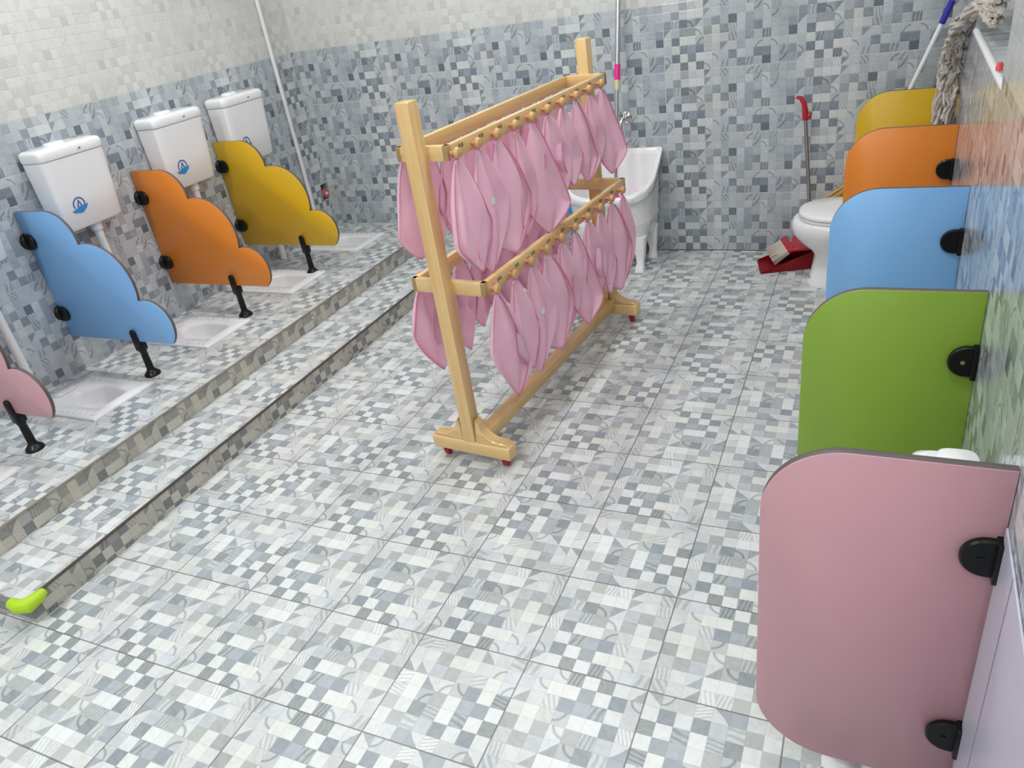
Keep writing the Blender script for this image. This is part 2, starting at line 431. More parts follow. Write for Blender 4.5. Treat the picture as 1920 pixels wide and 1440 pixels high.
# right wall follows the partitions, with a window opening
WY0, WY1, WZ0, WZ1 = -1.93, -0.99, 1.083, 2.1
m = MB()
def wblock(y0, y1, z0, z1, t=0.2):
    vs = [m.bm.verts.new(p) for p in [(XR(y0), y0, z0), (XR(y1), y1, z0), (XR(y1), y1, z1), (XR(y0), y0, z1),
                                      (XR(y0)+t, y0, z0), (XR(y1)+t, y1, z0), (XR(y1)+t, y1, z1), (XR(y0)+t, y0, z1)]]
    for f in ((0,1,2,3),(5,4,7,6),(4,0,3,7),(1,5,6,2),(3,2,6,7),(4,5,1,0)): m.bm.faces.new([vs[i] for i in f])
for a in ((YF, WY0, 0, CEIL), (WY1, 0.0, 0, CEIL), (WY0, WY1, 0, WZ0), (WY0, WY1, WZ1, CEIL)): wblock(*a)
struct(m.build('wall_right', M_right, smooth=False))

# platform with two steps; the top has real holes where the pans are let in
PANS = [(-2.94, -2.645), (-2.332, -2.030), (-1.722, -1.420), (-1.112, -0.812), (-0.506, -0.204)]
PX0, PX1 = -2.085, -1.683
HIN = 0.02
m = MB()
xs = [XL, PX0 + HIN, PX1 - HIN, XU]
ys = [YE]
for a, b in PANS: ys += [a + HIN, b - HIN]
ys.append(0.0)
V = {}
def vv(x, y, z):
    k = (round(x, 4), round(y, 4), round(z, 4))
    if k not in V: V[k] = m.bm.verts.new((x, y, z))
    return V[k]
for i in range(3):
    for j in range(len(ys) - 1):
        if i == 1 and j % 2 == 1: continue
        m.bm.faces.new((vv(xs[i], ys[j], ZU), vv(xs[i+1], ys[j], ZU), vv(xs[i+1], ys[j+1], ZU), vv(xs[i], ys[j+1], ZU)))
f = m.bm.faces.new([m.bm.verts.new(p) for p in ((XU, YE, ZW), (XW, YE, ZW), (XW, 0, ZW), (XU, 0, ZW))])
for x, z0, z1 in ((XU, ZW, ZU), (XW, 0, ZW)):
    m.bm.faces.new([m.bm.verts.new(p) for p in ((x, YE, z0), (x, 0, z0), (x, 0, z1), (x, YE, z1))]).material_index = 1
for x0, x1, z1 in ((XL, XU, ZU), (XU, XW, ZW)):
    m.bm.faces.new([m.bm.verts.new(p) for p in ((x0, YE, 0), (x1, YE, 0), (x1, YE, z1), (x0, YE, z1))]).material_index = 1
struct(m.build('floor_platform', [M_step, M_riser], smooth=False, recalc=False))
struct(MB().box(XW - 0.004, XW + 0.0035, YE, 0, ZW - 0.004, ZW + 0.0025).build('trim_1', M_trim, smooth=False))
struct(MB().box(XU - 0.002, XU + 0.003, YE, 0, ZU - 0.004, ZU + 0.0015).build('trim_2', M_trim2, smooth=False))
struct(MB().box(XL, XR(0), -0.002, 0.0, 0.0, 0.004).build('trim_3', M_trim, smooth=False))

# window: frame, panes, sill
win = tag(thing('window_1', None, None), kind='structure')
m = MB()
xa = XR(-1.2) + 0.10
m.box(xa, xa + 0.05, WY0, WY1, WZ0, WZ0 + 0.05); m.box(xa, xa + 0.05, WY0, WY1, WZ1 - 0.05, WZ1)
m.box(xa, xa + 0.05, WY0, WY0 + 0.05, WZ0, WZ1); m.box(xa, xa + 0.05, WY1 - 0.05, WY1, WZ0, WZ1)
m.box(xa, xa + 0.05, (WY0+WY1)/2 - 0.03, (WY0+WY1)/2 + 0.03, WZ0, WZ1)
m.build('window_frame', M_white, win, smooth=False)
t = NT('window_night_glass'); t.inp(t.b.inputs['Base Color'], t.mix(t.noise(t.obj(), 3.0), (0.012, 0.015, 0.02, 1), (0.03, 0.035, 0.045, 1))); t.b.inputs['Roughness'].default_value = 0.06
MB().box(xa + 0.02, xa + 0.03, WY0 + 0.05, WY1 - 0.05, WZ0 + 0.05, WZ1 - 0.05).build('window_pane', t.m, win, smooth=False)
# white edge strip framing the sill
m = MB()
for y0, y1 in ((WY0 - 0.02, WY1 + 0.02),):
    m.tube([(XR(y0) + 0.010, y0, WZ0 - 0.002), (XR(y1) + 0.004, y1, WZ0 - 0.002)], 0.0095, 12)
m.tube([(XR(WY1), WY1 + 0.01, WZ0), (xa, WY1 + 0.01, WZ0)], 0.010, 8)
m.build('sill_trim', M_white, win)

# ceiling light panels; the last three are added for their light alone
for k, (lx, ly) in enumerate(LAMPS):
    nm = ['round white ceiling light above the squat pans', 'round white ceiling light above the far toilet side',
          'round white ceiling light above the far end of the towel rack', 'round white ceiling light added unseen at near right, to shadow the pink board', 'round white ceiling light added unseen at near left, to brighten the cloud boards', 'round white ceiling light added unseen over the open floor, to brighten the towels'][k]
    r = thing('ceiling_light', nm, 'light', (lx, ly, CEIL), 0, 'round ceiling lights')
    MB().lathe([(0.13, 0.0), (0.14, -0.02), (0.125, -0.045), (0.118, -0.046)]).build('housing', M_white, r)
    t = NT('light_diffuser'); t.b.inputs['Emission Color'].default_value = (0.97, 1, 0.985, 1); t.b.inputs['Emission Strength'].default_value = 8.0
    t.inp(t.b.inputs['Base Color'], (0.8, 0.8, 0.8, 1))
    MB().lathe([(0.112, -0.0465), (0.112, -0.052)]).build('diffuser', t.m, r)
# unseen block added to shade the right side of the nearest pink board
MB_ = MB(); MB_.box(1.076, XR(-3.5) + 0.1, -3.56, -3.46, 0.0, CEIL)
struct(MB_.build('shade_block', M_paint, smooth=False))

# ------------------------------------------------------------------ cloud partitions on the left
def cloud_outline():
    def arc3(p0, p1, bulge, n=14):
        # circular arc from p0 to p1 (bulge = sagitta / chord, to the left of travel)
        x0, y0 = p0; x1, y1 = p1; dx, dy = x1-x0, y1-y0; c = math.hypot(dx, dy); s_ = bulge*c
        r = (c*c/4 + s_*s_) / (2*s_); mx, my = (x0+x1)/2, (y0+y1)/2
        nx, ny = -dy/c, dx/c; cx, cy = mx + nx*(s_-r), my + ny*(s_-r)
        a0 = atan2(y0-cy, x0-cx); a1 = atan2(y1-cy, x1-cx)
        while a1 > a0: a1 -= 2*pi
        return [(cx + r*cos(a0+(a1-a0)*i/n), cy + r*sin(a0+(a1-a0)*i/n)) for i in range(n+1)]
    pts = [(0.0, 0.163), (0.0, 0.716), (0.17, 0.716)]
    pts += arc3((0.185, 0.715), (0.300, 0.580), 0.20)
    pts += arc3((0.372, 0.580), (0.509, 0.346), 0.27)[0:] if False else arc3((0.302, 0.578), (0.509, 0.346), 0.30, 22)[1:]
    pts += arc3((0.511, 0.345), (0.610, 0.160), 0.42, 20)[1:]
    return pts
CL = cloud_outline()
TH = 0.014
def clamp_wall(dx0, z, nm='wall_clamp'):
    """black rounded clamp gripping both faces of the board where it meets the wall"""
    m = MB()
    prof = [(0.0, -0.033)] + arc(0.028, 0, 0.033, -90, 90, 14) + [(0.0, 0.033)]
    m.prism([(dx0 + p[0], z + p[1]) for p in prof], -0.012, -0.0005, bev=0.003)
    m.prism([(dx0 + p[0], z + p[1]) for p in prof], TH + 0.0005, TH + 0.012, bev=0.003)
    m.lathe([(0.036, dx0 - 0.001), (0.036, dx0 + 0.006), (0.030, dx0 + 0.012), (0.022, dx0 + 0.015)], (0, TH/2, z), 'x', 28)
    return m
def make_cloud(color, y, label):
    r = thing('cloud_partition', label, 'partition', (XL + 0.004, y, ZU), 0, 'cloud shaped partitions between the squat pans')
    m = MB(); m.prism(CL, 0.0, TH, mi=0, side=1, bev=0.001)
    m.build('board', [BOARD[color], M_edge], r, ang=50)
    for z in (0.593, 0.273):
        clamp_wall(-0.002, z).build('wall_clamp', M_black, r, ang=40)
    m = MB(); cx = 0.408
    m.lathe([(0.032, 0.0), (0.034, 0.004), (0.031, 0.012), (0.022, 0.020), (0.015, 0.03), (0.014, 0.11), (0.017, 0.115), (0.018, 0.155), (0.014, 0.163)], (cx, TH/2, 0), n=24)
    prof = [(cx - 0.016, 0.12)] + [(cx + 0.016, 0.12), (cx + 0.016, 0.20)] + arc(cx, 0.20, 0.016, 0, 180, 10)[1:]
    m.prism(prof, -0.013, -0.0005, bev=0.004); m.prism(prof, TH + 0.0005, TH + 0.013, bev=0.004)
    m.build('leg', M_black, r, ang=45)
    return r
make_cloud('yellow', -0.84, 'mustard yellow cloud-shaped board on the left, nearest the back wall')
make_cloud('orange', -1.383, 'orange cloud-shaped board on the left, between yellow and blue ones')
make_cloud('blue', -1.975, 'sky blue cloud-shaped board on the left')
make_cloud('pink', -2.54, 'pink cloud-shaped board cut off by the left edge')

# ------------------------------------------------------------------ cisterns
def XF(z): return 0.106 + (z - 0.010)*0.014/0.13 + 0.0012
def ring_mesh(m, c, r0, r1, x, n=28, a0=0, a1=360):
    A = []; B = []
    for k in range(n + 1):
        a = math.radians(a0 + (a1-a0)*k/n)
        A.append(m.bm.verts.new((x + XF(c[1] + r0*sin(a)), c[0] + r0*cos(a), c[1] + r0*sin(a)))); B.append(m.bm.verts.new((x + XF(c[1] + r1*sin(a)), c[0] + r1*cos(a), c[1] + r1*sin(a))))
    for k in range(n): m.bm.faces.new((A[k], A[k+1], B[k+1], B[k]))
def poly_x(m, pts, x): m.bm.faces.new([m.bm.verts.new((x + XF(p[1]), p[0], p[1])) for p in pts])
def make_cistern():
    r = thing('wall_cistern', None, 'cistern')
    m = MB()
    secs = [(0.0, 0.138, 0.098), (0.010, 0.143, 0.106), (0.14, 0.148, 0.120), (0.290, 0.152, 0.134)]
    rings = []
    for z, hy, d in secs:
        ring = srect(d/2, 0, d/2, hy, z, 9.0, 56)
        # flatter at wall, corner facets at front
        rings.append([(max(0.0, p[0]), p[1], p[2]) for p in ring])
    m.rings(rings); m.build('tank', M_plas, r, ang=50)
    m = MB()
    rings = [srect(0.0675, 0, 0.0675, 0.152, 0.292, 9, 56), srect(0.0685, 0, 0.0685, 0.1545, 0.297, 9, 56), srect(0.069, 0, 0.069, 0.156, 0.322, 9, 56), srect(0.068, 0, 0.066, 0.152, 0.332, 8, 56), srect(0.067, 0, 0.058, 0.142, 0.337, 7, 56)]
    lid = m.rings(rings) and m.build('lid', M_plas, r, ang=50)
    m = MB(); m.rings([srect(0.052, -0.01, 0.030, 0.042, 0.336, 3, 32), srect(0.052, -0.01, 0.028, 0.040, 0.345, 3, 32), srect(0.052, -0.01, 0.022, 0.032, 0.348, 3, 32)])
    m.build('flush_button', M_plas, lid)
    m = MB(); m.rings([srect(0.1375, 0.03, 0.0025, 0.009, 0.308, 3, 16), srect(0.1375, 0.032, 0.0025, 0.005, 0.314, 3, 16)])
    m.build('lever_mark', M_steel, lid)
    # printed emblem
    xf = 0.0005
    m = MB(); ring_mesh(m, (0.0, 0.088), 0.0195, 0.0245, xf, 30, -28, 208)
    e = m.build('emblem', M_logod, r, smooth=False)
    e.location = (0.0008, -0.055, -0.006); e.scale = (1, 1.2, 1.2)
    m = MB()
    poly_x(m, [(-0.036, 0.070), (-0.024, 0.062), (-0.006, 0.060), (0.012, 0.062), (0.026, 0.071), (0.034, 0.084), (0.020, 0.080), (0.008, 0.083), (-0.004, 0.079), (-0.016, 0.075)], xf + 0.0008)
    poly_x(m, [(-0.012, 0.060), (-0.004, 0.0575), (0.008, 0.0585), (0.012, 0.062), (-0.006, 0.060)], xf + 0.0008)
    m.build('emblem_wave', M_logo, e, smooth=False)
    m = MB()
    poly_x(m, [(-0.011, 0.078), (0.0, 0.106), (0.011, 0.082), (0.006, 0.081), (0.0, 0.096), (-0.006, 0.078)], xf + 0.0006)
    m.build('emblem_letter', M_logod, e, smooth=False)
    # flush pipe
    m = MB(); m.tube([(0.06, 0.02, 0.0), (0.06, 0.02, -0.035)], 0.024, 20); m.tube([(0.06, 0.02, -0.03), (0.06, 0.02, -0.579)], 0.0175, 20)
    m.build('flush_pipe', M_pvc, r)
    return r
c0 = make_cistern()
for i, (yc, lb) in enumerate([(-0.662, 'white wall cistern above the yellow cloud board, farthest one'), (-1.122, 'white wall cistern behind the orange cloud board, middle one'),
                              (-1.712, 'white wall cistern above the blue cloud board, nearest complete one'), (-2.268, 'white wall cistern mostly outside the left edge of the view')]):
    c = c0 if i == 0 else dup(c0)
    c.location = (XL, yc, 0.752); tag(c, lb, 'cistern', 'wall cisterns with blue emblems')

# ------------------------------------------------------------------ squat pans
def make_pan():
    r = thing('squat_pan', None, 'squat toilet')
    L_, W_ = PX1 - PX0, 0.302
    n = 64
    def keyhole(s, z):
        out = []
        for k in range(n):
            a = 2*pi*k/n; c, s2 = cos(a), sin(a)
            e = 2/3.2
            x = math.copysign(abs(c)**e, c) * (0.128*s); y = math.copysign(abs(s2)**e, s2)
            wd = 0.074*s if x > -0.06 else 0.074*s*(0.45 + 0.55*max(0, (x + 0.128)/0.068))
            out.append((0.035 + x, y*wd, z))
        return out
    def rect(hx, hy, z):
        out = []
        for k in range(n):
            a = 2*pi*k/n; c, s2 = cos(a), sin(a)
            q = 1/max(abs(c), abs(s2)); out.append((c*q*hx, s2*q*hy, z))
        return out
    m = MB()
    m.rings([rect(L_/2, W_/2, 0.0005), rect(L_/2, W_/2, 0.007), rect(L_/2 - 0.004, W_/2 - 0.004, 0.011),
             rect(L_/2 - 0.05, W_/2 - 0.045, 0.011), keyhole(1.10, 0.0095), keyhole(1.04, 0.004), keyhole(1.0, -0.008), keyhole(0.96, -0.050), keyhole(0.82, -0.074), keyhole(0.45, -0.082), keyhole(0.1, -0.083)], cap0=False)
    m.build('basin', M_porc, r, ang=60)
    for s_ in (-1, 1):
        m = MB()
        for k in range(9):
            x = -0.12 + k*0.034
            m.box(x, x + 0.022, s_*0.119 - 0.013, s_*0.119 + 0.013, 0.0105, 0.0132, bev=0.001, seg=1)
        m.build('foot_ribs', M_porc, r, smooth=False)
    m = MB(); m.rings([srect(-0.155, 0, 0.022, 0.05, 0.010, 4, 32), srect(-0.15, 0, 0.022, 0.048, 0.018, 4, 32), srect(-0.145, 0, 0.016, 0.042, 0.021, 3, 32)])
    m.build('splash_hood', M_porc, r)
    m = MB(); m.rings([srect(-0.055, 0.0, 0.012, 0.012, -0.079, 2, 20), srect(-0.055, 0, 0.010, 0.010, -0.078, 2, 20)])
    m.build('drain', M_dark, r)
    return r
p0 = make_pan()
plb = ['white squat pan in the left corner of the view, only its tip visible', 'white squat pan nearest, between the pink and blue cloud boards', 'white squat pan between the blue and orange cloud boards',
       'white squat pan between the orange and yellow cloud boards', 'white squat pan beyond the yellow board by the back wall']
for i, (a, b) in enumerate(PANS):
    p = p0 if i == 0 else dup(p0)
    p.location = ((PX0 + PX1)/2, (a + b)/2, ZU); tag(p, plb[i], 'squat toilet', 'squat pans set in the platform')

# corner guard, wall pipe, wall valve
m = MB()
for pts, rr in (([(XW - 0.045, YE - 0.013, ZW - 0.004), (XW - 0.012, YE - 0.014, ZW - 0.006), (XW + 0.012, YE - 0.002, ZW - 0.008), (XW + 0.015, YE + 0.03, ZW - 0.005), (XW + 0.012, YE + 0.052, ZW - 0.003)], [0.016, 0.021, 0.023, 0.019, 0.012]),):
    m.tube(pts, rr, 16)
bmesh.ops.subdivide_edges(m.bm, edges=m.bm.edges, cuts=1, use_grid_fill=True, smooth=0.6)
tag(m.build('corner_guard', M_lime), 'lime green rubber guard on the corner of the lower step', 'corner guard')
m = MB()
m.tube([(XL + 0.012, -0.218, 0.30), (XL + 0.012, -0.218, CEIL)], 0.0115, 14)
tag(m.build('wall_pipe', M_pvc), 'thin white pipe running up the left wall near the corner', 'pipe')
r = thing('stop_valve', 'red stop valve in a hole broken in the left wall tiles', 'valve', (XL, (HY0+HY1)/2, (HZ0+HZ1)/2))
m = MB(); m.box(-0.14, -0.13, -0.036, 0.036, -0.049, 0.049); m.build('recess_back', M_dark, r, smooth=False)
m = MB(); m.lathe([(0.018, -0.06), (0.018, -0.02), (0.026, -0.018), (0.028, -0.008), (0.024, 0.0), (0.01, 0.003)], (0, 0.003, -0.012), 'x', 20)
h = m.build('valve_handle', M_vred, r)
m = MB(); m.lathe([(0.010, 0.0015), (0.010, 0.006), (0.004, 0.008)], (0, 0.003, -0.012), 'x', 14); m.build('valve_cap', M_ctag, h)
m = MB(); m.tube([(-0.05, -0.001, -0.047), (-0.05, -0.001, 0.047)], 0.009, 10); m.build('valve_stem', M_ink, r)
m = MB(); m.tube([(XL + 0.03, -0.645, 0.62), (XL + 0.05, -0.62, 0.655), (XL + 0.035, -0.6, 0.69)], [0.010, 0.014, 0.006], 10)
tag(m.build('pink_cloth', M_hem), 'small pink rag behind the yellow cloud board under the farthest cistern', 'cloth')

# ------------------------------------------------------------------ right hand partitions
def panel_outline(w_, h0, h1, r_):
    o = [(0, h0), (0, h1)]
    o += arc(-(w_ - r_), h1 - r_, r_, 90, 180, 14)
    o += arc(-(w_ - r_*1.05), h0 + r_*1.05, r_*1.05, 180, 270, 14)
    return o
def make_panel(color, y, xl, label, screw=False):
    x = XR(y) - 0.0005
    r = thing('wall_partition', label, 'partition', (x, y, 0), 0, 'rounded partitions along the right wall')
    m = MB(); m.prism(panel_outline(x - xl, 0.09, 0.78, 0.125), 0.0, TH + 0.002, mi=0, side=1, bev=0.001)
    m.build('board', [BOARD[color], M_edge], r, ang=50)
    for z in (0.632, 0.236):
        m = MB()
        prof = [(-0.001, -0.034), (-0.001, 0.034)] + arc(-0.019, 0, 0.034, 90, 270, 16)
        m.prism([(p[0], z + p[1]) for p in prof], -0.013, -0.0005, bev=0.003)
        m.prism([(p[0], z + p[1]) for p in prof], TH + 0.0025, TH + 0.014, bev=0.003)
        m.box(-0.010, -0.0005, -0.024, TH + 0.024, z - 0.036, z + 0.036, bev=0.002)
        c = m.build('wall_clamp', M_black, r, ang=40)
        m = MB(); m.lathe([(0.0045, -0.0145), (0.0045, -0.0128)], (-0.026, 0, z), 'y', 14)
        m.build('screw', M_brass if screw else M_black, c)
    return r
make_panel('yellow', -0.20, 0.872, 'mustard yellow rounded board on the right, farthest from the viewer')
make_panel('orange', -0.8706, 0.859, 'orange rounded board on the right wall, second farthest')
make_panel('blue', -1.5912, 0.850, 'sky blue rounded board on the right, middle one')
make_panel('green', -2.2909, 0.840, 'leaf green rounded board on the right wall', True)
make_panel('pink', -2.8837, 0.829, 'dusty pink rounded board on the right, nearest the viewer')

# ------------------------------------------------------------------ towel rack
OX, OY = -0.224 + 0.015*0.994, -2.031
ANG = math.atan2(0.112 - 0.0105, 0.994)          # rack axis leans this much to +x from +y
RL = 1.149
rack = thing('towel_rack', 'pine wooden two-tier towel rack on red casters in the room centre', 'towel rack', (OX, OY, 0), -ANG)
# local frame: y = along the rack, x = across
PW = 0.024
for yy in (0.0, RL):
    m = MB(); m.box(-PW, PW, yy - 0.024, yy + 0.024, 0.085, 1.182, bev=0.005)
    m.build('post', M_woodz, rack)
    m = MB(); m.box(-0.155, 0.155, yy - 0.026, yy + 0.026, 0.040, 0.090, bev=0.007, seg=3)
    ft = m.build('foot', M_woodx, rack)
    for s_ in (-1, 1):
        m = MB()
        pr_ = [(s_*0.024, 0.090)]
        pr_ += [(s_*(0.024 + 0.010), 0.175), (s_*(0.040), 0.165)]
        for k in range(9):
            a = math.radians(180 + 90*k/8) if s_ > 0 else math.radians(360 - 90*k/8)
            pr_.append((s_*(0.115) + 0.068*cos(a)*1.0, 0.160 + 0.058*sin(a)))
        pr_ += [(s_*0.140, 0.100), (s_*0.150, 0.090)]
        m.prism(pr_, yy - 0.020, yy + 0.020, bev=0.003)
        m.build('brace', M_woodx, ft, ang=30)
        cs = MB()
        cx = s_*0.119
        cs.lathe([(0.010, 0.040), (0.010, 0.030), (0.013, 0.028), (0.0135, 0.018)], (cx, yy, 0), n=14)
        cs.lathe([(0.007, -0.011), (0.012, -0.009), (0.013, 0.0), (0.012, 0.009), (0.007, 0.011)], (cx, yy + 0.004, 0.0130), 'x', 18)
        cs.build('caster', M_redc, rack)
BX = 0.0
m = MB(); m.box(0.008, 0.056, 0.024, RL - 0.024, 0.070, 0.114, bev=0.005)
m.build('bottom_beam', M_woody, rack)
TIERS = [('upper', 0.090, 1.014, 1.056, 1.047), ('lower', 0.137, 0.609, 0.654, 0.622)]
RAILX = {}
for nm, hw, z0, z1, kz in TIERS:
    cx = 0.004
    RAILX[nm] = (cx, hw)
    for s_ in (-1, 1):
        m = MB(); x0 = cx + s_*hw; x1 = cx + s_*(hw - 0.020)
        m.box(min(x0, x1), max(x0, x1), 0.020, RL - 0.020, z0, z1, bev=0.003)
        rl = m.build('side_rail', M_woody, rack)
        for k in range(10):
            y = (0.034 if nm == 'upper' else 0.050) + k*0.1105 + (0.0 if s_ > 0 else 0.045)
            kx = x0 if s_ > 0 else x0
            kn = MB(); kn.lathe([(0.0055, 0.0), (0.0055, 0.010), (0.012, 0.014), (0.0155, 0.022), (0.0135, 0.030), (0.006, 0.034)], (0, 0, 0), 'x', 16)
            ko = kn.build('knob', M_knob, rl)
            ko.location = (kx, y, z0 + 0.020)
            if s_ < 0: ko.rotation_euler = (0, 0, pi)
            if s_ > 0 and k < 9:
                tm = MB()
                for q in range(3):
                    yq = y + 0.044 + q*0.009
                    tm.box(x0 - 0.0005, x0 + 0.0006, yq, yq + 0.0038, z0 + 0.022, z0 + 0.033)
                tm.build('printed_number', M_ink, rl, smooth=False)
    for ye in (0.020, RL - 0.040):
        m = MB(); m.box(cx - hw, cx + hw, ye, ye + 0.022, z0, z1, bev=0.003)
        m.build('end_rail', M_woodx, rack)

# ------------------------------------------------------------------ towels
def towel_mesh(D, sp, amp, fr, ph, sway, curl, seed):
    """square towel hung by one corner: returns (cloth mesh, hem mesh). local x = away from the rail, y = along the rail"""
    rnd = random.Random(seed)
    NU, NV = 30, 32
    a1, a2, a3 = rnd.uniform(0, 6), rnd.uniform(0, 6), rnd.uniform(0, 6)
    lop = rnd.uniform(-0.25, 0.25)
    wm = sp*0.12
    cl_, cr_ = rnd.uniform(1.3, 2.2), rnd.uniform(1.3, 2.2)
    tl, tr = rnd.uniform(0.42, 0.62), rnd.uniform(0.60, 0.80)
    if rnd.random() < 0.5: tl, tr = tr, tl
    tip = rnd.uniform(-0.30, 0.30)
    def side(t, tc):
        if t < tc: return (t/tc)**0.60
        q = (t - tc)/(1 - tc)
        return (1 - q**1.35)**0.9 if q < 1 else 0.0
    def P(i, j):
        t = j / NV                      # 0 hanging corner .. 1 bottom tip
        u = -1 + 2*i/NU
        w_ = max(0.03, side(t, tl if u < 0 else tr))
        # corners of the kite stay crisp in the middle of the cloth as well
        wb = 0.5*(side(t, tl) + side(t, tr)); w_ = w_*abs(u)**0.5 + max(wb, 0.03)*(1 - abs(u)**0.5)
        cu_ = cl_ if u < 0 else cr_     # side corners fold back over the front
        yy = sin(u*cu_)/max(0.9, min(1.0, cu_/1.57))
        y = wm*w_*yy + sway*t*t + tip*wm*max(0, t - 0.4)**1.5*2
        back = max(0.0, abs(u)*cu_ - 1.5)
        x = amp*min(1, w_*1.3)*(1 + sin(fr*u + ph + 0.5*sin(2.2*t + a1))) + 0.020*back*w_
        x += 0.003*min(1, 3*t)*sin(7*t + a2 + 2*u) + curl*t*t
        z = -t*D*0.98 - 0.06*abs(u)*w_*D*(1 - t)
        return Vector((x, y, z))
    m = MB()
    G = [[m.bm.verts.new(P(i, j)) for i in range(NU + 1)] for j in range(NV + 1)]
    for j in range(NV):
        for i in range(NU):
            m.bm.faces.new((G[j][i], G[j][i+1], G[j+1][i+1], G[j+1][i]))
    loop = [P(0, j) for j in range(1, NV)] + [P(NU//2, NV)] + [P(NU, j) for j in range(NV - 1, 0, -1)]
    h = MB(); h.tube(loop, 0.0021, 6, closed=False)
    return m, h
VAR = []
for k in range(8):
    rnd = random.Random(100 + k)
    VAR.append(dict(D=rnd.uniform(0.325, 0.375), sp=rnd.uniform(0.62, 0.92), amp=rnd.uniform(0.007, 0.012), fr=rnd.uniform(5.0, 9.0), ph=rnd.uniform(0, 6.28),
                    sway=rnd.uniform(-0.025, 0.03), curl=rnd.uniform(-0.01, 0.03), seed=k))
PROT = []
for v in VAR:
    m, h = towel_mesh(**v)
    o = m.build('towel', M_terry, None, recalc=False, ang=180)
    sm = o.modifiers.new('thickness', 'SOLIDIFY'); sm.thickness = 0.0022; sm.offset = 0
    o.name = 'hand_towel'
    hm = h.build('hem', M_hem, o)
    lp = MB(); lp.tube([(-0.004 + 0.012*cos(a), 0.016*sin(a)*0.6, 0.012 + 0.014*sin(a)) for a in [2*pi*q/14 for q in range(14)]], 0.0020, 6, closed=True)
    lp.build('hanging_loop', M_hem, o)
    if v['seed'] == 3:
        tg = MB(); xm = max(vv_.co.x for vv_ in o.data.vertices if abs(vv_.co.y) < 0.014 and -0.17 < vv_.co.z < -0.14)
        tg.box(xm + 0.0015, xm + 0.0025, -0.010, 0.010, -0.165, -0.147); tg.build('care_tag', M_ctag, o, smooth=False)
    PROT.append(o)
ordn = ['first', 'second', 'third', 'fourth', 'fifth', 'sixth', 'seventh', 'eighth', 'ninth', 'tenth']
used = set()
Rm = Matrix.Rotation(-ANG, 4, 'Z'); Tm = Matrix.Translation((OX, OY, 0))
rt = random.Random(11)
ti = 0
for nm, hw, z0, z1, kz in TIERS:
    for s_ in (1, -1):
        for k in range(10):
            ti += 1
            vi = (k*3 + (0 if nm == 'upper' else 5) + (0 if s_ > 0 else 2) + (k // 8)) % 8
            src = PROT[vi]
            if vi in used: o = dup(src)
            else: o = src; used.add(vi)
            cx, _ = RAILX[nm]
            y = (0.034 if nm == 'upper' else 0.050) + k*0.1105 + (0.0 if s_ > 0 else 0.045)
            P = Tm @ Rm @ Vector((cx + s_*(hw + 0.0165), y, z0 + 0.006))
            tw = rt.uniform(-0.22, 0.08) if s_ > 0 else pi + rt.uniform(-0.12, 0.12)
            o.location = P; o.rotation_euler = (0, 0.0, -ANG + tw)
            sc = rt.uniform(0.96, 1.04); o.scale = (1, sc, rt.uniform(0.96, 1.03)*(0.86 if (nm == 'upper' and k >= 6) else 1.0))
            side = 'right-hand' if s_ > 0 else 'left-hand'
            tag(o, 'pink towel on the %s knob of the %s %s rail, counted from the near post' % (ordn[k], nm, side), 'towel', 'pink towels hanging from the %s %s rail' % (nm, side))
            if nm == 'lower' and s_ > 0:
                pass

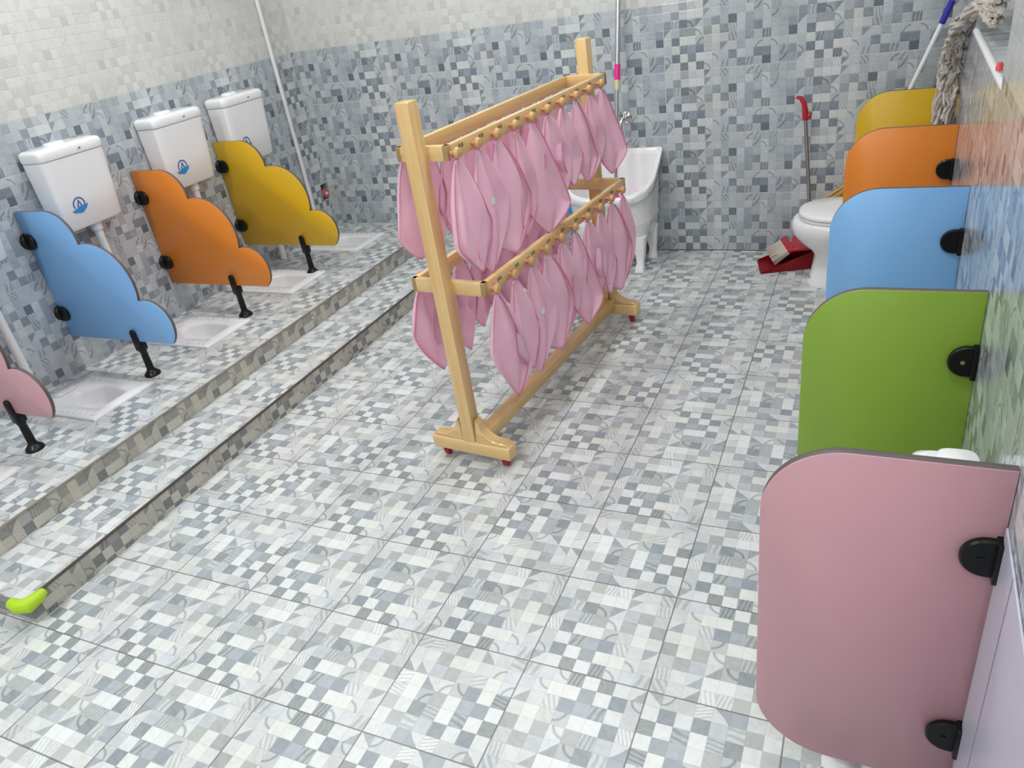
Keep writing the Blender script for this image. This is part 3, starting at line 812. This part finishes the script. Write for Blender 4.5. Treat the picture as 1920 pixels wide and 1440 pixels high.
# ------------------------------------------------------------------ mop sink and what stands by it
def make_sink():
    r = thing('mop_sink', 'white porcelain mop sink on four legs against the back wall', 'sink', (-0.262, -0.005, 0))
    n = 72
    W2, DP = 0.238, 0.335
    def rimz(y):  # y negative towards the room
        q = min(1, max(0, -y/DP)); return 0.565 - 0.185*(q**0.8)
    def ring(sx, sy, zf, e=2.6):
        out = []
        for k in range(n):
            a = 2*pi*k/n
            c, s2 = cos(a), sin(a)
            x = math.copysign(abs(c)**(2/e), c)*W2*sx
            if s2 > 0: y = -0.012 - (1-sy)*0.05*0  + 0.0*s2
            yy = math.copysign(abs(s2)**(2/e), s2)
            y = -0.16 + yy*(0.155 if s2 > 0 else (DP - 0.16))*sy
            if s2 > 0:  # squarer at the wall
                x = max(-1, min(1, c*1.35))*W2*sx; y = -0.16 + min(1, s2*1.5)*0.155*sy
            out.append((x, y, zf(y)))
        return out
    m = MB()
    z0 = lambda y: rimz(y)
    rings = [ring(0.60, 0.55, lambda y: 0.150), ring(0.80, 0.80, lambda y: 0.150), ring(0.835, 0.85, lambda y: 0.155), ring(0.855, 0.87, lambda y: 0.215),
             ring(0.875, 0.89, lambda y: 0.232), ring(0.88, 0.895, lambda y: 0.24), ring(0.865, 0.88, lambda y: 0.247), ring(0.90, 0.915, lambda y: 0.255 + (rimz(y) - 0.255)*0.5), ring(0.925, 0.945, lambda y: rimz(y) - 0.045), ring(0.985, 0.99, lambda y: rimz(y) - 0.036),
             ring(1.0, 1.0, lambda y: rimz(y) - 0.008), ring(0.99, 0.99, z0), ring(0.90, 0.89, z0), ring(0.88, 0.87, lambda y: rimz(y) - 0.012),
             ring(0.80, 0.80, lambda y: 0.40 if False else 0.28 + (rimz(y) - 0.28)*0.55), ring(0.68, 0.70, lambda y: 0.27), ring(0.3, 0.3, lambda y: 0.255)]
    m.rings(rings); m.build('basin', M_porc, r, ang=60)
    # skirt of the pedestal
    for sx, ax_, yy in ((-1, 0.165, -0.262), (1, 0.165, -0.262), (-1, 0.180, -0.075), (1, 0.180, -0.075)):
        m = MB(); cx = sx*ax_
        sec = [(cx*0.93, yy*0.95, 0.042, 0.036, 0.17), (cx*0.96, yy, 0.034, 0.030, 0.12), (cx, yy*1.04, 0.024, 0.022, 0.075), (cx*1.0, yy*1.06, 0.019, 0.018, 0.04), (cx*1.0, yy*1.12, 0.023, 0.024, 0.02), (cx*1.0, yy*1.15, 0.025, 0.026, 0.0)]
        m.rings([srect(a, min(b, -0.03), c, d, z, 4, 20) for a, b, c, d, z in sec])
        m.build('leg', M_porc, r, ang=50)
    return r
make_sink()
r = thing('wall_tap', 'chrome tap on the back wall above the mop sink', 'tap', (-0.205, 0, 0.71))
m = MB(); m.lathe([(0.028, 0.0), (0.028, -0.004), (0.02, -0.009), (0.011, -0.012), (0.011, -0.045), (0.004, -0.048)], (0, 0, 0), 'y', 24); m.build('escutcheon', M_chrome, r)
m = MB(); m.tube([(0, -0.04, 0.012), (-0.012, -0.045, 0.0), (-0.014, -0.07, -0.02), (-0.014, -0.075, -0.05)], [0.010, 0.011, 0.009, 0.008], 12); m.build('spout', M_chrome, r)
m = MB(); m.tube([(-0.01, -0.045, 0.01), (-0.022, -0.05, 0.03), (-0.03, -0.05, 0.035)], [0.009, 0.010, 0.006], 12); m.build('tap_handle', M_steel, r)

# squeeze mop with a telescopic pole standing in the sink
A = Vector((-0.232, -0.205, 0.33)); B = Vector((-0.197, -0.035, 1.262)); dr = (B - A).normalized()
mop = thing('flat_mop', 'chrome pole mop with hot pink collars standing in the mop sink', 'mop', A)
def seg(name, t0, t1, r0, r1, mat, parent, n=16):
    m = MB(); m.tube([dr*t0, dr*t1], [r0, r1], n); return m.build(name, mat, parent)
def tv(z): return (z - A.z)/dr.z
seg('lower_pole', 0.02, tv(0.885), 0.0085, 0.0085, M_chrome, mop)
seg('cream_cone', tv(0.862), tv(0.906), 0.010, 0.0145, M_cream, mop)
seg('pink_collar', tv(0.906), tv(0.975), 0.0145, 0.0145, M_pinkp, mop)
seg('upper_pole', tv(0.970), tv(1.55), 0.012, 0.012, M_chrome, mop)
seg('pink_cone', tv(0.600), tv(0.665), 0.007, 0.0155, M_pinkp, mop)
seg('pink_sleeve', tv(0.48), tv(0.545), 0.006, 0.011, M_pinkp, mop)
m = MB(); m.rings([srect(0, 0, 0.055, 0.028, -0.03, 3, 24), srect(0, 0, 0.058, 0.03, -0.005, 3, 24), srect(0, 0, 0.03, 0.02, 0.02, 2.5, 24), srect(0, 0, 0.012, 0.012, 0.05, 2, 24)])
m.build('mop_head', M_pinkp, mop)

br = thing('cleaning_brush', 'bright blue plastic brush with white tip standing left of the mop sink, glimpsed between towels', 'brush', (-0.535, -0.045, 0.0))
m = MB(); m.lathe([(0.012, 0.0), (0.006, 0.03), (0.012, 0.075), (0.014, 0.085)], n=14); m.build('white_tip', M_ctag, br)
m = MB(); m.lathe([(0.013, 0.084), (0.019, 0.098), (0.021, 0.115), (0.017, 0.14), (0.009, 0.155), (0.012, 0.175), (0.014, 0.19), (0.008, 0.205), (0.008, 0.23)], n=18); m.build('grip', M_blue, br)
m = MB(); m.rings([srect(0.0, 0, 0.010, 0.01, 0.225, 2, 20), srect(0.0, 0, 0.036, 0.014, 0.258, 3, 20), srect(-0.015, 0, 0.018, 0.012, 0.292, 3, 20)])
m.build('brush_head', M_blue, br)

# dustpan with long handle, and brush head lying in it
dp = thing('dustpan', 'red dustpan with a steel pole and red hooked grip beside the far toilet', 'dustpan', (0, 0, 0))
m = MB()
def P3(*a): return [m.bm.verts.new(p) for p in a]
# scoop: open front edge to the left, walls rising to the right
F0, F1 = (0.462, -0.150), (0.500, -0.318)
K0, K1 = (0.705, -0.055), (0.722, -0.240)
def scoop(off, z, up):
    return None
b0 = [(F0[0], F0[1], 0.002), (F1[0], F1[1], 0.002), (K1[0], K1[1], 0.004), (K0[0], K0[1], 0.004)]
t0 = [(F0[0]+0.01, F0[1]+0.004, 0.012), (F1[0]+0.01, F1[1]-0.004, 0.012), (K1[0]+0.012, K1[1]-0.012, 0.098), (K0[0]+0.012, K0[1]+0.012, 0.098)]
bi = [(p[0]+0.002, p[1], 0.006) for p in b0]
v = P3(*b0); tt = P3(*t0)
m.bm.faces.new(v)
for i, j in ((1, 2), (2, 3), (3, 0)): m.bm.faces.new((v[i], v[j], tt[j], tt[i]))
bmesh.ops.solidify(m.bm, geom=list(m.bm.faces), thickness=0.004)
m.build('scoop', M_red, dp, smooth=False)
m = MB(); m.prism([(0.62, 0.085), (0.735, 0.098), (0.725, 0.112), (0.62, 0.100)], -0.245, -0.05, bev=0.002); m.box(0.690, 0.730, -0.175, -0.115, 0.095, 0.150, bev=0.006)
m.build('top_bridge', M_red, dp)
pA = Vector((0.708, -0.135, 0.12)); pB = Vector((0.652, -0.06, 0.675))
m = MB(); m.tube([pA, pB], 0.0085, 14); m.build('pole', M_steel, dp)
m = MB(); m.tube([pB + Vector((0.001, 0, -0.02)), pB + Vector((-0.001, 0, 0.02)), pB + Vector((-0.006, 0, 0.05)), pB + Vector((-0.022, 0.0, 0.078)), pB + Vector((-0.042, 0.0, 0.083))], [0.013, 0.013, 0.011, 0.010, 0.007], 12)
m.tube([pB + Vector((0, 0, -0.005)), pB + Vector((0.018, 0, -0.003)), pB + Vector((0.024, 0, 0.012))], [0.010, 0.009, 0.006], 10)
m.build('grip', M_red, dp)
hb = thing('hand_brush', 'red brush with pale bristles lying in the red dustpan', 'brush', (0.595, -0.165, 0.085), math.radians(-25))
hb.rotation_euler = (math.radians(0), math.radians(-32), math.radians(18))
m = MB(); m.box(-0.004, 0.030, -0.085, 0.085, -0.010, 0.012, bev=0.006); m.build('brush_block', M_red, hb)
m = MB()
rb = random.Random(3)
for i in range(26):
    for j in range(4):
        y = -0.08 + i*0.0064; z = -0.008 + j*0.005
        m.tube([(0, y, z), (-0.04, y*1.03 + rb.uniform(-.002, .002), z*1.2), (-0.085, y*1.08 + rb.uniform(-.005, .005), z*1.5 + rb.uniform(-.004, .004))], [0.0022, 0.002, 0.0012], 4)
tag(m.build('bristles', M_bris, hb), kind='stuff')

# straw broom behind the toilet
sb = thing('straw_broom', 'yellow straw broom leaning behind the far toilet', 'broom', (0.875, -0.07, 0.035))
m = MB(); rb = random.Random(5)
for i in range(90):
    a = i/89.0; s_ = rb.uniform(-0.012, 0.012)
    e = Vector((-0.155 + 0.20*a, -0.02 + s_*1.5, 0.225 - 0.06*a + rb.uniform(-0.02, 0.02)))
    t_ = Vector((0.125 + 0.03*a, 0.005 + s_*0.5, 0.40 + 0.02*a))
    md = (e + t_)/2 + Vector((0.0, s_, 0.008))
    m.tube([e, md, t_], [0.0016, 0.0022, 0.0024], 4)
tag(m.build('straw_bristles', M_straw, sb), kind='stuff')
m = MB(); m.tube([(0.09, 0.0, 0.365), (0.30, 0.02, 0.60)], 0.011, 12); m.build('handle', M_woodz, sb)
m = MB(); m.tube([(-0.02, 0.0, 0.275), (0.085, 0.0, 0.350)], 0.02, 10); m.build('binding', M_straw, sb)

# ------------------------------------------------------------------ toilet at the far end of the right wall
r = thing('toilet', 'low white toilet with closed lid at the far right, beyond the orange board', 'toilet', (1.200, -0.382, 0))
m = MB()   # pedestal and bowl; local x negative = into the room
secs = [(-0.30, 0.184, 0.108, 0.0), (-0.30, 0.185, 0.109, 0.012), (-0.30, 0.176, 0.102, 0.03), (-0.30, 0.162, 0.096, 0.10), (-0.30, 0.160, 0.096, 0.14), (-0.303, 0.178, 0.112, 0.168), (-0.308, 0.218, 0.142, 0.205),
        (-0.310, 0.244, 0.164, 0.245), (-0.310, 0.250, 0.172, 0.275), (-0.310, 0.246, 0.172, 0.298), (-0.310, 0.236, 0.166, 0.306)]
m.rings([srect(cx, 0, rx, ry, z, 2.35, 56) for cx, rx, ry, z in secs]); m.build('bowl', M_porc, r, ang=60)
m = MB(); m.rings([srect(-0.30, 0, 0.222, 0.155, 0.306, 2.4, 56), srect(-0.302, 0, 0.228, 0.161, 0.312, 2.4, 56), srect(-0.302, 0, 0.228, 0.161, 0.322, 2.4, 56)]); m.build('seat', M_plas, r, ang=60)
m = MB(); m.rings([srect(-0.30, 0, 0.226, 0.160, 0.3235, 2.4, 56), srect(-0.302, 0, 0.230, 0.164, 0.329, 2.4, 56), srect(-0.302, 0, 0.228, 0.162, 0.341, 2.4, 56), srect(-0.302, 0, 0.215, 0.150, 0.347, 2.4, 56), srect(-0.302, 0, 0.12, 0.08, 0.350, 2.3, 56)]); m.build('lid', M_plas, r, ang=60)
m = MB(); m.box(-0.17, -0.012, -0.16, 0.16, 0.28, 0.60, bev=0.02, seg=3); m.box(-0.18, -0.01, -0.168, 0.168, 0.60, 0.635, bev=0.012, seg=3); m.box(-0.16, -0.02, -0.08, 0.08, 0.0, 0.3, bev=0.01); m.build('tank', M_porc, r)
m = MB(); m.box(-0.4745, -0.472, -0.035, -0.015, 0.026, 0.033); m.build('bolt_cover', M_black, r, smooth=False)

# urinal partly hidden by the nearest board
r = thing('urinal', 'white urinal with rounded top just behind the dusty pink board', 'urinal', (XR(-2.72) - 0.010, -2.725, 0))
m = MB()
secs = [(0.050, 0.08, 0.10), (0.056, 0.095, 0.16), (0.060, 0.105, 0.3), (0.060, 0.104, 0.55), (0.058, 0.102, 0.615), (0.054, 0.096, 0.630), (0.046, 0.086, 0.637)]
m.rings([srect(-rx, 0, rx, ry, z, 4.5, 48) for rx, ry, z in secs]); m.build('body', M_porc, r, ang=55)
m = MB(); m.rings([srect(-0.036, 0.004, 0.034, 0.088, 0.628, 5, 32), srect(-0.036, 0.004, 0.034, 0.088, 0.640, 5, 32), srect(-0.036, 0.004, 0.030, 0.082, 0.645, 4.5, 32)]); m.build('lid', M_plas, r, ang=55)
m = MB(); m.box(-0.0795, -0.0725, -0.07, 0.055, 0.630, 0.639); m.build('slot', M_dark, r, smooth=False)
m = MB(); m.tube([(-0.06, 0, 0.12), (-0.06, 0, 0.05), (-0.09, -0.02, 0.02), (-0.13, -0.05, 0.012)], 0.016, 12); m.build('drain_pipe', M_pvc, r)
r = thing('drain_hose', 'white drain hose end on the floor beneath the nearest board', 'hose', (0.985, -2.83, 0.0))
m = MB(); m.lathe([(0.034, 0.0), (0.036, 0.006), (0.030, 0.016), (0.020, 0.03), (0.018, 0.055)], n=24); m.build('collar', M_pvc, r)
m = MB(); m.tube([(0, 0, 0.05), (0.03, 0.03, 0.09), (0.09, 0.06, 0.10), (0.14, 0.08, 0.10)], 0.015, 12); m.build('hose', M_pvc, r)

# pale panel covering the low part of the right wall beside the nearest board
r = thing('wall_cover_panel', 'pale lavender white panel covering the low right wall in the lower right corner', 'panel', (XR(-2.890), -2.890, 0), -math.atan(XRS))
m = MB(); m.box(-0.0035, -0.0002, -0.56, 0.0, 0.0, 0.690, bev=0.001, seg=1); m.build('sheet', M_lav, r)
m = MB(); m.box(-0.0042, -0.0036, -0.104, -0.1015, 0.0, 0.69); m.build('seam', M_seam, r, smooth=False)

# ------------------------------------------------------------------ pole and rag mop at the window
r = thing('broom_pole', 'white pole with deep blue grip leaning in the far right corner', 'pole', (0.83, -0.11, 0.0))
a = Vector((0, 0, 0.02)); P1 = Vector((1.158 - 0.83, 0.01, 1.011)); P0 = Vector((1.074 - 0.83, 0.01, 0.779))
d_ = (P1 - P0).normalized(); base = P0 - d_*((P0.z - 0.012)/d_.z); top = P1 + d_*0.28
m = MB(); m.tube([base, P1], 0.0095, 12); m.build('white_shaft', M_plas, r)
m = MB(); m.tube([P1 - d_*0.002, P1 + d_*0.085], 0.0125, 12); m.build('blue_grip', M_navy, r)

r = thing('rag_mop', 'dirty grey cotton rag mop hanging from the window sill on the right', 'mop', (0, 0, 0))
m = MB(); rm = random.Random(9)
for i in range(110):
    o_ = rm.uniform(-0.028, 0.028); o2 = rm.uniform(0, 0.055)
    zb = rm.uniform(0.71, 0.80) if i > 20 else rm.uniform(0.80, 0.93)
    yb = -0.60 + o_*1.3
    xw = XR(-0.7)
    pts = []
    s0 = Vector((XR(-1.3) + 0.03 - rm.uniform(0, 0.02), -1.32 + o_, 1.165 + rm.uniform(-0.025, 0.035)))
    s1 = Vector((XR(-1.05) + 0.005 - o2*0.3, -1.02 + o_, 1.150 + o2*0.3 + rm.uniform(-0.012, 0.012)))
    s2 = Vector((xw - 0.018 - o2*0.7, -0.74 + o_, 1.070 + rm.uniform(-0.015, 0.02)))
    s3 = Vector((xw - 0.015 - o2*0.9, -0.66 + o_, 0.99))
    s4 = Vector((xw - 0.014 - o2, yb, 0.90)); s5 = Vector((xw - 0.012 - o2*1.1, yb + rm.uniform(-0.012, 0.012), zb))
    ctrl = [s0, s1, s2, s3, s4, s5]
    if zb > 0.89: ctrl = [s0, s1, s2, s3, s5]
    ph_ = rm.uniform(0, 6.28); k_ = 0
    for q in range(len(ctrl) - 1):
        for e in range(5):
            f_ = e/5; p = ctrl[q].lerp(ctrl[q+1], f_); k_ += 1
            p = p + Vector((0.008*sin(k_*1.9 + ph_), 0.010*cos(k_*1.6 + ph_*2), 0.006*sin(k_*2.1 + ph_)))
            p.x += 0.004
            if p.x > XR(p.y) - 0.006 and p.z < WZ0 + 0.012: p.x = XR(p.y) - 0.006
            pts.append(p)
    pts.append(ctrl[-1])
    m.tube(pts, rm.uniform(0.0045, 0.0068), 6)
tag(m.build('yarn', M_mop, r), kind='stuff')
m = MB(); m.tube([(XR(-1.3) + 0.04, -1.30, 1.19), (XR(-1.3) + 0.07, -1.40, 1.8)], 0.010, 12); m.build('handle', M_plas, r)
m = MB(); m.lathe([(0.007, 0.0), (0.008, 0.006), (0.006, 0.018)], n=12)
tag(m.build('red_cap', plain('coral_red_plastic', rgb(240, 90, 90), 0.4), loc=(XR(-1.75) + 0.008, -1.75, WZ0 + 0.010)), 'small coral red cap on the white sill edge at right', 'cap')
